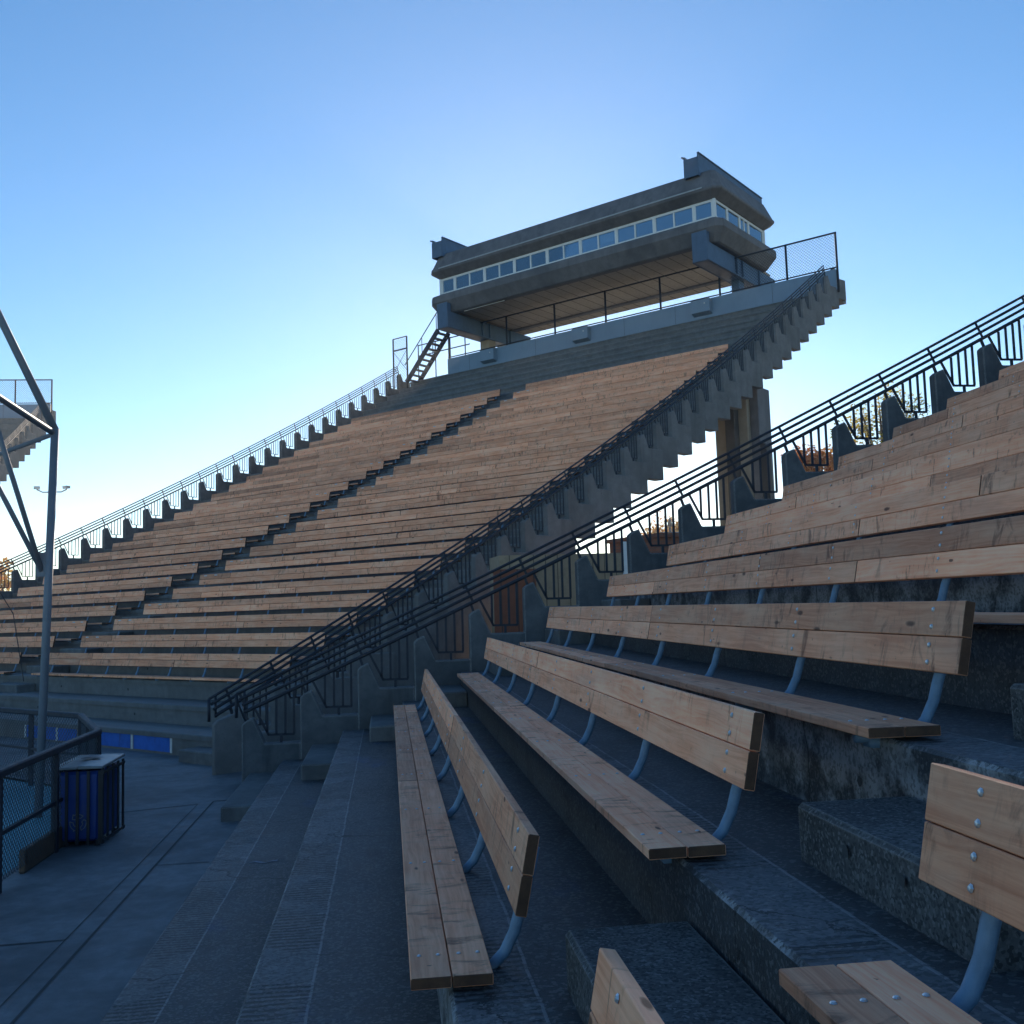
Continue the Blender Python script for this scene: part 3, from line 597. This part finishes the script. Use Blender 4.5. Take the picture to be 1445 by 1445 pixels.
def window(axis, c, a0, a1, split):
    """axis 'q': plane at q = c, running along s; axis 's': plane at s = c, running along q"""
    f = MB(); d = 0.035
    def bx(m, u0, u1, z0, z1, dd=d):
        if axis == 'q': m.box(c-dd, c+dd, u0, u1, z0, z1)
        else: m.box(u0, u1, c-dd, c+dd, z0, z1)
    w = 0.075
    bx(f, a0+0.002, a0+w, zs, zh); bx(f, a1-w, a1-0.002, zs, zh); bx(f, a0+w, a1-w, zs, zs+w); bx(f, a0+w, a1-w, zh-0.10, zh)
    if split: m_ = (a0+a1)/2; bx(f, m_-0.03, m_+0.03, zs+w, zh-0.10)
    o = f.build('window', WHITE, pb)
    g = MB(); bx(g, a0+w, a1-w, zs+w, zh-0.10, 0.006); g.build('pane', GLASS, o)
    if split and axis == 'q' and R.random() < 0.6:                # roller blinds and boards standing behind some panes
        cs = c+0.14 if c < (Q0+Q1)/2 else c-0.14; u0 = a0+w if R.random() < 0.5 else (a0+a1)/2; g = MB(); g.box(cs-0.01, cs+0.01, u0+0.02, u0+(a1-a0)/2-w-0.02, zs+R.choice([0.05, 0.2, 0.3]), zh-0.1)
        g.build('blind', BLIND, o)
cuts = [2.08, 2.91, 4.71, 6.52, 8.33, 10.09, 11.91, 13.65, 15.46, 16.28]
for qq in (Q0+0.04, Q1-0.04):
    for i in range(len(cuts)-1): window('q', qq, cuts[i], cuts[i+1], 0 < i < len(cuts)-2)
qc = [Q0+0.08, Q0+1.15, Q0+2.3, Q0+3.15, Q1-0.08]
for ss in (S0+0.04, S1-0.04):
    for i in range(4): window('s', ss, qc[i], qc[i+1], i == 2)
b = MB()
for q in (Q0, Q1):
    for s in (S0, S1):
        b = MB(); b.box(q-0.03 if q == Q0 else q-0.078, q+0.078 if q == Q0 else q+0.03, s-0.03 if s == S0 else s-0.078, s+0.078 if s == S0 else s+0.03, zs, zh); b.build('corner_post', WHITE, pb)
b = MB()
for qa in (Q0+1.5, Q0+3.2): b.box(qa, qa+0.1, 5.0, 5.1, zs, zh); b.box(qa, qa+0.1, 12.0, 12.1, zs, zh)
b.build('interior_post', BLIND, pb)
for s, sr in ((2.45, 2.80), (15.78, 16.28)):
    b = MB(); qa, qb = 22.45+QS, 29.0+QS; z0, z1 = 13.02+GZ, 14.22+GZ
    b.box(qa, qa+0.05, s-0.32, s+0.32, z0, z1-0.002); b.box(qa+0.05, qa+0.3, s-0.30, s-0.27, z0+0.06, z1-0.01); b.box(qa+0.05, qa+0.3, s+0.27, s+0.30, z0+0.06, z1-0.01)
    b.box(qa+0.05, qb, s-0.32, s-0.28, z0, z1-0.42); b.box(qa+0.05, qb, s+0.28, s+0.32, z0, z1-0.42)
    b.box(qa+0.052, qb-0.002, s-0.279, s+0.279, z0+0.002, z0+0.05)
    b.box(qa+0.06, qb, s-0.36, s-0.322, z0, z0+0.06); b.box(qa+0.06, qb, s+0.322, s+0.36, z0, z0+0.06)
    for qx in (25.0, 25.55, 27.2): b.box(qx+QS, qx+QS+0.05, s-0.40, s-0.322, z0+0.062, z1-0.45)
    b.build('floor_beam', BEAM, pb, bevel=0.012)
    s = sr; b = MB(); qa, qb = 22.75+QS, 28.9+QS; z0, z1 = 16.62+GZ, 17.58+GZ
    b.box(qa+0.04, qb, s-0.32, s-0.27, z0, z1); b.box(qa+0.04, qb, s+0.27, s+0.32, z0, z1-0.04); b.box(qa, qa+0.038, s-0.31, s+0.31, z0, z1-0.20)
    b.box(qa+0.04, qb, s-0.36, s-0.322, z1-0.05, z1); b.box(qa-0.02, qb, s+0.322, s+0.40, z1-0.09, z1-0.04)
    b.box(qa+0.042, qb, s-0.268, s+0.268, z0+0.3, z0+0.35)
    b.build('roof_beam', BEAM, pb, bevel=0.012)
b = MB(); b.box(25.55+QS, 26.05+QS, 2.28, 2.62, 11.4+GZ, 13.03+GZ); b.build('column', BEAM, pb, bevel=0.015)
b = MB(); b.box(25.55+QS, 26.1+QS, 15.50, 16.05, 11.4+GZ, 13.03+GZ); b.build('column', CON_PIL, pb, bevel=0.02)

# stair and gate at the left end of the press box
ss = thing('steel_stair', 'steep dark steel stair climbing to the left end of the press box', 'stair', Of, PHI)
qa, qb = 24.15+QS, 24.95+QS; A = Vector((0, 19.75, 11.35+GZ)); B_ = Vector((0, 17.55, 13.62+GZ))
for q in (qa, qb):
    b = MB(); b.bar((q, A.y, A.z), (q, B_.y, B_.z), 0.05, 0.26, (0, 0, 1)); b.build('stringer', RAILP, ss)
    b = MB(); b.tube([(q, A.y+0.1, A.z+0.9), (q, B_.y, B_.z+0.95)], 0.025, 6)
    for f in (0.05, 0.5, 0.95): p = A.lerp(B_, f); b.tube([(q, p.y, p.z), (q, p.y, p.z+0.93)], 0.02, 6)
    b.build('handrail', RAILP, ss, True)
for i in range(10):
    p = A.lerp(B_, (i+0.5)/10); b = MB(); b.box(qa+0.03, qb-0.03, p.y-0.12, p.y+0.12, p.z-0.02, p.z+0.02); b.build('stair_tread', RAILP, ss)
gt = thing('fence_gate', 'dark tubular gate frame with cross braces at the tall grandstand\'s top left corner', 'gate', Of, PHI)
qg = 24.0+QS
b = MB()
for s in (20.49, 19.54): b.tube([(qg, s, 11.0+GZ), (qg, s, 13.66+GZ)], 0.04, 8)
b.tube([(qg, 20.49, 13.66+GZ), (qg, 19.54, 13.66+GZ)], 0.03, 8); b.tube([(qg, 20.49, 13.05+GZ), (qg, 19.54, 13.05+GZ)], 0.04, 8); b.build('gate_frame', RAILP, gt, True)
b = MB(); b.tube([(qg, 20.49, 13.0+GZ), (qg, 19.54, 11.9+GZ)], 0.012, 6); b.tube([(qg, 20.49, 11.9+GZ), (qg, 19.54, 13.0+GZ)], 0.012, 6); b.build('cross_brace', RAILP, gt, True)
b = MB(); chain_mesh(b, (qg, 20.49), (qg, 19.54), 11.2+GZ, 13.6+GZ, 0.14, 0.005); b.build('wire_mesh', WIRE, gt)
gf = thing('chain_link_fence', 'thin pipe fence between the top left gate and the press box stair', 'fence', Of, PHI)
for z in (13.66, 13.1): 
    b = MB(); b.tube([(QP+0.9, 20.4, z+GZ), (QP+0.9, 16.9, z+GZ)], 0.03, 8); b.build('rail', RAILP, gf, True)
for s in (20.4, 19.2, 18.2, 17.2):
    b = MB(); b.tube([(QP+0.9, s, 11.5+GZ), (QP+0.9, s, 13.7+GZ)], 0.03, 8); b.build('fence_post', RAILP, gf, True)

# ------------------------------------------------------------------ court fence, recycling bin
fn = thing('chain_link_fence', 'black framed wire fence round the sports court, behind the blue recycling bin', 'fence', (-3.45, 12.5, 0))
pts = [Vector((-3.45, 6.5, 0)), Vector((-3.42, 12.55, 0)), Vector((-4.25, 14.76, 0))]; dd = Vector((-math.sin(PHI), math.cos(PHI), 0)); pts.append(pts[-1]+dd*11)
base = Vector((-3.45, 12.5, 0)); pts = [p-base for p in pts]; ZT = 1.06
for i in range(3):
    a, c = pts[i], pts[i+1]; up = Vector((0, 0, 1))
    b = MB(); b.bar(a+up*(ZT-0.03), c+up*(ZT-0.03), 0.085, 0.07); b.build('top_rail', RAILP, fn, bevel=0.012)
    b = MB(); b.bar(a+up*0.5, c+up*0.5, 0.035, 0.035); b.build('mid_rail', RAILP, fn)
    b = MB(); chain_mesh(b, (a.x, a.y), (c.x, c.y), 0.08, ZT-0.05, 0.062 if i < 2 else 0.07, 0.0036); b.build('wire_mesh', WIRE, fn)
    n = max(1, round((c-a).length/1.45))
    for j in range(n if i < 2 else n+1):
        p = a.lerp(c, j/n); b = MB(); b.bar(p+up*-0.03, p+up*(ZT-0.065), 0.06, 0.06, (0, 1, 0)); b.build('fence_post', RAILP, fn)
b = MB(); a = Vector((-3.46, 10.2, 0))-base; c = Vector((-3.43, 12.5, 0))-base; b.bar(a+Vector((0, 0, 0.11)), c+Vector((0, 0, 0.11)), 0.06, 0.22); b.build('kerb_board', CURB, fn, bevel=0.01)

bn = thing('recycling_bin', 'blue recycling bin in a dark slatted cage with pale lid, beside the court fence', 'bin', (-3.235, 11.55, 0), rad(-3))
w, dpt, h = 0.22, 0.34, 0.82
b = MB(); b.hexa([(-w*.9, -dpt*.92, 0.05), (w*.9, -dpt*.92, 0.05), (w*.9, dpt*.92, 0.05), (-w*.9, dpt*.92, 0.05), (-w, -dpt, h-0.05), (w, -dpt, h-0.05), (w, dpt, h-0.05), (-w, dpt, h-0.05)]); body = b.build('bin_body', BINB, bn, bevel=0.03)
b = MB()
for x in (-w-0.005, -w/2, 0.0, w/2, w+0.005):
    b.bar((x, -dpt-0.018, 0.03), (x, -dpt-0.018, h-0.04), 0.030, 0.012, (0, 1, 0))
for y in (-dpt, -dpt*0.5, 0, dpt*0.5, dpt):
    b.bar((w+0.03, y, 0.03), (w+0.03, y, h-0.02), 0.014, 0.05, (0, 1, 0)); b.bar((-w-0.03, y, 0.03), (-w-0.03, y, h-0.02), 0.014, 0.05, (0, 1, 0))
for z in (0.06, h-0.06):
    b.bar((w+0.042, -dpt-0.02, z), (w+0.042, dpt+0.02, z), 0.012, 0.03); b.bar((-w-0.042, -dpt-0.02, z), (-w-0.042, dpt+0.02, z), 0.012, 0.03)
b.build('cage', BINK, bn)
for s in (-1, 1):
    b = MB(); x0, x1 = sorted((0.004*s, (w+0.04)*s)); b.hexa([(x0, -dpt-0.04, h-0.02), (x1, -dpt-0.04, h-0.02), (x1, dpt+0.04, h), (x0, dpt+0.04, h), (x0, -dpt-0.04, h+0.012+0.006*s), (x1, -dpt-0.04, h+0.006), (x1, dpt+0.04, h+0.03), (x0, dpt+0.04, h+0.035)])
    b.build('lid', BINL, bn, bevel=0.006)
b = MB()
i0 = b.add([(0.11*math.cos(t), 0.07*math.sin(t)+0.05, h+0.041) for t in (2*math.pi*k/16 for k in range(16))]); b.face([i0+i for i in range(16)]); b.build('slot', BINK, bn)
b = MB()
for k in range(3):                                           # three chasing arrows, outlined
    a0 = rad(90+120*k)
    def pt(r, ang): return Vector((r*math.cos(ang), 0, r*math.sin(ang)))
    outer = [pt(0.085, a0+rad(t)) for t in (-38, -12, 12, 30)]; inner = [pt(0.050, a0+rad(t)) for t in (24, 0, -30)]
    tip = [pt(0.100, a0+rad(30)), pt(0.068, a0+rad(58)), pt(0.035, a0+rad(34))]
    loop = outer+tip+inner; loop.append(loop[0])
    for i in range(len(loop)-1): b.bar(loop[i]+Vector((0, -dpt*0.945-0.012, 0.25)), loop[i+1]+Vector((0, -dpt*0.945-0.012, 0.25)), 0.008, 0.010, (0, 1, 0))
b.build('recycling_emblem', EMBL, body)
b = MB()
for x in (-w*0.8, w*0.8):
    for y in (-dpt*0.8, dpt*0.8): b = MB(); b.tube([(x, y, -0.005), (x, y, 0.06)], 0.03, 8); b.build('foot', BINK, bn)

# ------------------------------------------------------------------ steel truss, floodlight mast, small things far off
tb = Vector((-4.27, 13.2, 0)); tt = Vector((-4.14, 13.2, 2.42+GZ))
ts = thing('steel_truss', 'grey tubular steel truss frame with slanting braces at the left edge', 'truss', tb)
L = lambda x, y, z: Vector((x, y, z))-tb
b = MB(); b.tube([L(-4.30, 13.2, -0.2), tt-tb], 0.050, 12); b.build('post', STEEL, ts, True)
b = MB(); b.tube([tt-tb+Vector((0, 0, -0.02)), L(-5.7, 13.2, 3.85+(1.43*0.9/0.68)+GZ)], 0.05, 10); b.build('top_chord', STEEL, ts, True)
b = MB(); b.tube([tt-tb+Vector((-0.02, -0.03, -0.05)), L(-5.6, 10.2, 3.5+GZ)], 0.042, 10); b.build('front_chord', STEEL, ts, True)
b = MB(); b.tube([tt-tb+Vector((-0.02, 0.03, -0.06)), L(-6.9, 16.2, 2.2+GZ)], 0.03, 8); b.build('rear_chord', STEEL, ts, True)
for top in ((-4.66, 12.35, 2.72), (-5.55, 13.2, 3.18)):
    b = MB(); b.tube([L(-4.285, 13.2, 0.62+GZ), L(top[0], top[1], top[2]+GZ)], 0.032, 8); b.build('brace', STEEL, ts, True)
b = MB(); b.box(-0.08, 0.06, -0.02, 0.02, 0.55+GZ, 0.85+GZ); b.build('gusset_plate', STEEL, ts)
b = MB(); b.tube([L(-5.5, 13.2, 2.3+GZ), L(-4.98, 13.4, 0.6+GZ), L(-4.72, 13.5, 0.1+GZ), L(-4.55, 13.4, -0.75+GZ)], 0.006, 5); b.build('hanging_wire', BINK, ts)

mast = thing('floodlight_mast', 'slim distant floodlight mast with three lamps, seen beside the truss post', 'floodlight', (-29.6, 93.7, 0))
b = MB(); b.tube([(0, 0, 0), (0, 0, 14.2)], [0.16, 0.09], 10); b.build('pole', STEEL, mast, True)
b = MB(); b.tube([(-1.3, 0, 14.05), (-0.8, 0, 13.8), (0.8, 0, 13.8), (1.3, 0, 14.05)], 0.06, 6); b.build('crossarm', STEEL, mast, True)
for x, rz in ((-1.35, 0.5), (0.1, 0.0), (1.3, -0.5)):
    b = MB(); b.hexa([(-.26, -.28, -.16), (.26, -.28, -.16), (.17, .2, -.08), (-.17, .2, -.08), (-.26, -.33, .12), (.26, -.33, .12), (.17, .2, .15), (-.17, .2, .15)]); o = b.build('floodlight', STEEL, mast, bevel=0.02); o.location = (x, 0, 14.2); o.rotation_euler = (0, 0, rz)
    g = MB(); g.hexa([(-.23, -.305, -.14), (.23, -.305, -.14), (.23, -.285, -.14), (-.23, -.285, -.14), (-.23, -.35, .10), (.23, -.35, .10), (.23, -.328, .10), (-.23, -.328, .10)]); g.build('lamp_glass', WHITE, o)

sp = thing('street_lamp', 'thin far street lamp post seen through the railing by the pillar', 'street lamp', (13.6, 47.0, 0))
b = MB(); b.tube([(0, 0, 0), (0, 0, 5.9)], [0.09, 0.06], 8); b.build('pole', STEEL, sp, True)
b = MB(); b.tube([(-0.5, 0, 5.6), (0.5, 0, 5.6)], 0.04, 6); b.build('crossarm', STEEL, sp, True)
b = MB(); b.tube([(0, 0, 5.9), (0, 0, 6.3)], [0.14, 0.05], 8); b.build('lamp_head', STEEL, sp, True)

# small buildings in the gap between the stands
hut = thing('brick_hut', 'red-brown brick hut with a sloped edge, in the gap between the stands', 'hut', (5.65, 20.0, 0), rad(20))
b = MB(); b.hexa([(-0.75, -0.9, -0.1), (0.75, -0.9, -0.1), (0.75, 0.9, -0.1), (-0.75, 0.9, -0.1), (-0.75, -0.9, 3.58), (0.42, -0.9, 3.58), (0.42, 0.9, 3.58), (-0.75, 0.9, 3.58)]); b.build('wall', BRICK, hut)
b = MB(); b.hexa([(-0.8, -0.95, 3.58), (0.45, -0.95, 3.58), (0.45, 0.95, 3.58), (-0.8, 0.95, 3.58), (-0.8, -0.95, 3.66), (0.42, -0.95, 3.66), (0.42, 0.95, 3.66), (-0.8, 0.95, 3.66)]); b.build('roof_slab', BRICK, hut)
kio = thing('timber_kiosk', 'tan boarded kiosk with an orange panel, glimpsed through the railing left of the brick hut', 'kiosk', (3.45, 18.4, 0), rad(4))
b = MB(); b.box(-1.5, 0.82, -0.5, 0.5, -0.1, 3.25); b.build('wall', TANB, kio)
b = MB(); b.box(-1.62, -0.85, -0.56, -0.505, 1.2, 3.0); b.build('panel', ORANGE, kio)
b = MB(); b.box(-1.55, 0.84, -0.55, -0.504, -0.1, 2.15); b.build('base', BRICK, kio)
b = MB(); b.box(0.79, 0.86, -0.57, -0.506, -0.1, 3.45); b.box(0.05, 0.11, -0.53, -0.506, 2.2, 3.2); b.build('door_post', WHITE, kio)

# ------------------------------------------------------------------ trees
def tree(name, label, loc, H, crown_r, crown_h, n, leaf, mat, seed, density=1.0, group=None):
    rr = random.Random(seed); root = thing(name, label, 'tree', loc, 0, group)
    b = MB(); b.tube([(0, 0, -0.1), (rr.uniform(-.1, .1), 0, H*0.3), (rr.uniform(-.3, .3), rr.uniform(-.3, .3), H*0.7), (0, 0, H*0.95)], [0.045*H*0.5, 0.035*H*0.5, 0.02*H*0.5, 0.01], 8)
    cl = []
    for i in range(26):
        a = rr.uniform(0, 2*math.pi); e = rr.uniform(-0.2, 1.2); rad_ = rr.uniform(0.55, 1.0)
        c = Vector((math.cos(a)*math.cos(e)*crown_r*rad_, math.sin(a)*math.cos(e)*crown_r*rad_, H-crown_h*0.55+math.sin(e)*crown_h*0.5*rad_)); cl.append(c)
        st = Vector((0, 0, H*rr.uniform(0.3, 0.6))); b.tube([st, st.lerp(c, 0.5)+Vector((0, 0, 0.1*H*0.3)), c], [0.010*H, 0.006*H, 0.002*H], 5)
    b.build('trunk', BARK, root, True)
    m = MB()
    for c in cl:
        cr = crown_r*rr.uniform(0.22, 0.42); tn = rr.uniform(0.0, 1.0)
        for i in range(int(n*density*rr.uniform(0.5, 1.3))):
            v = Vector((rr.gauss(0, 1), rr.gauss(0, 1), rr.gauss(0, 0.8))); v = v.normalized()*cr*rr.random()**0.5; p = c+v
            u = Vector((rr.gauss(0, 1), rr.gauss(0, 1), rr.gauss(0, 1))).normalized(); w = u.orthogonal().normalized(); s = leaf*rr.uniform(0.6, 1.3)
            i0 = m.add([p-u*s, p+w*s*0.6, p+u*s, p-w*s*0.6]); m.face([i0, i0+1, i0+2, i0+3], min(1, max(0, tn+rr.gauss(0, 0.25))))
    m.build('crown', mat, root)
    return root
L_OR = mat_leaf('orange_leaves', (0.42, 0.12, 0.03), (0.55, 0.28, 0.05)); L_YG = mat_leaf('yellow_green_leaves', (0.22, 0.22, 0.03), (0.60, 0.46, 0.05)); L_Y = mat_leaf('yellow_leaves', (0.50, 0.33, 0.05), (0.55, 0.20, 0.03))
tg = 'autumn trees beyond the grandstands'
tree('autumn_tree', 'small orange-red autumn tree seen through the railing right of the pillar', (17.6, 38.0, 0), 8.5, 1.9, 3.7, 230, 0.09, L_OR, 3, 1.0, tg)
tree('autumn_tree', 'taller yellow-green autumn tree seen through the railing above the orange one', (21.0, 40.0, 0), 11.2, 2.2, 5.4, 140, 0.09, L_YG, 5, 1.0, tg)
tree('autumn_tree', 'golden autumn tree low under the tall grandstand, behind the railing', (16.2, 56.5, 0), 7.3, 2.2, 3.8, 220, 0.11, L_Y, 8, 1.0, tg)
for i, (x, y, h, m_, lab) in enumerate(((-40.5, 92, 9.4, L_OR, 'russet tree behind the far left railing at the photo\'s left edge'), (-35.5, 90, 8.6, L_Y, 'golden tree behind the far left railing, nearest the truss post'), (-46, 96, 10.5, L_YG, 'olive tree behind the far left railing, cut by the left edge'))):
    tree('autumn_tree', lab, (x, y, 0), h, 3.6, 5.0, 150, 0.2, m_, 20+i, 1.0, tg)

# worn paint mark on the lower step
b = MB(); pts = [(-1.17+0.045*i, 8.68+0.03*math.sin(i*1.7), 0.008+0.009*((i*7) % 3)) for i in range(6)]; zt_ = zn(-2)+0.004
i0 = b.add([(x, y-w_, zt_) for x, y, w_ in pts]+[(x, y+w_, zt_) for x, y, w_ in reversed(pts)]); b.face([i0+i for i in range(12)]); b.build('paint_smear', EMBL, near)

# ------------------------------------------------------------------ thin volume added round the whole place to imitate a lens flare veil
b = MB(); b.box(-160, 160, -70, 230, -1.1, 24.0); hz = b.build('veil_haze', bpy.data.materials.new('veil_haze_air')); tag(hz, kind='stuff')
hm = hz.data.materials[0]; hm.use_nodes = True; ht = hm.node_tree; ht.nodes.clear()
ho = ht.nodes.new('ShaderNodeOutputMaterial'); hv = ht.nodes.new('ShaderNodeVolumePrincipled')
hv.inputs['Color'].default_value = (0.93, 0.96, 1.0, 1); hv.inputs['Density'].default_value = 0.0006; hv.inputs['Anisotropy'].default_value = 0.6
ht.links.new(hv.outputs[0], ho.inputs['Volume'])
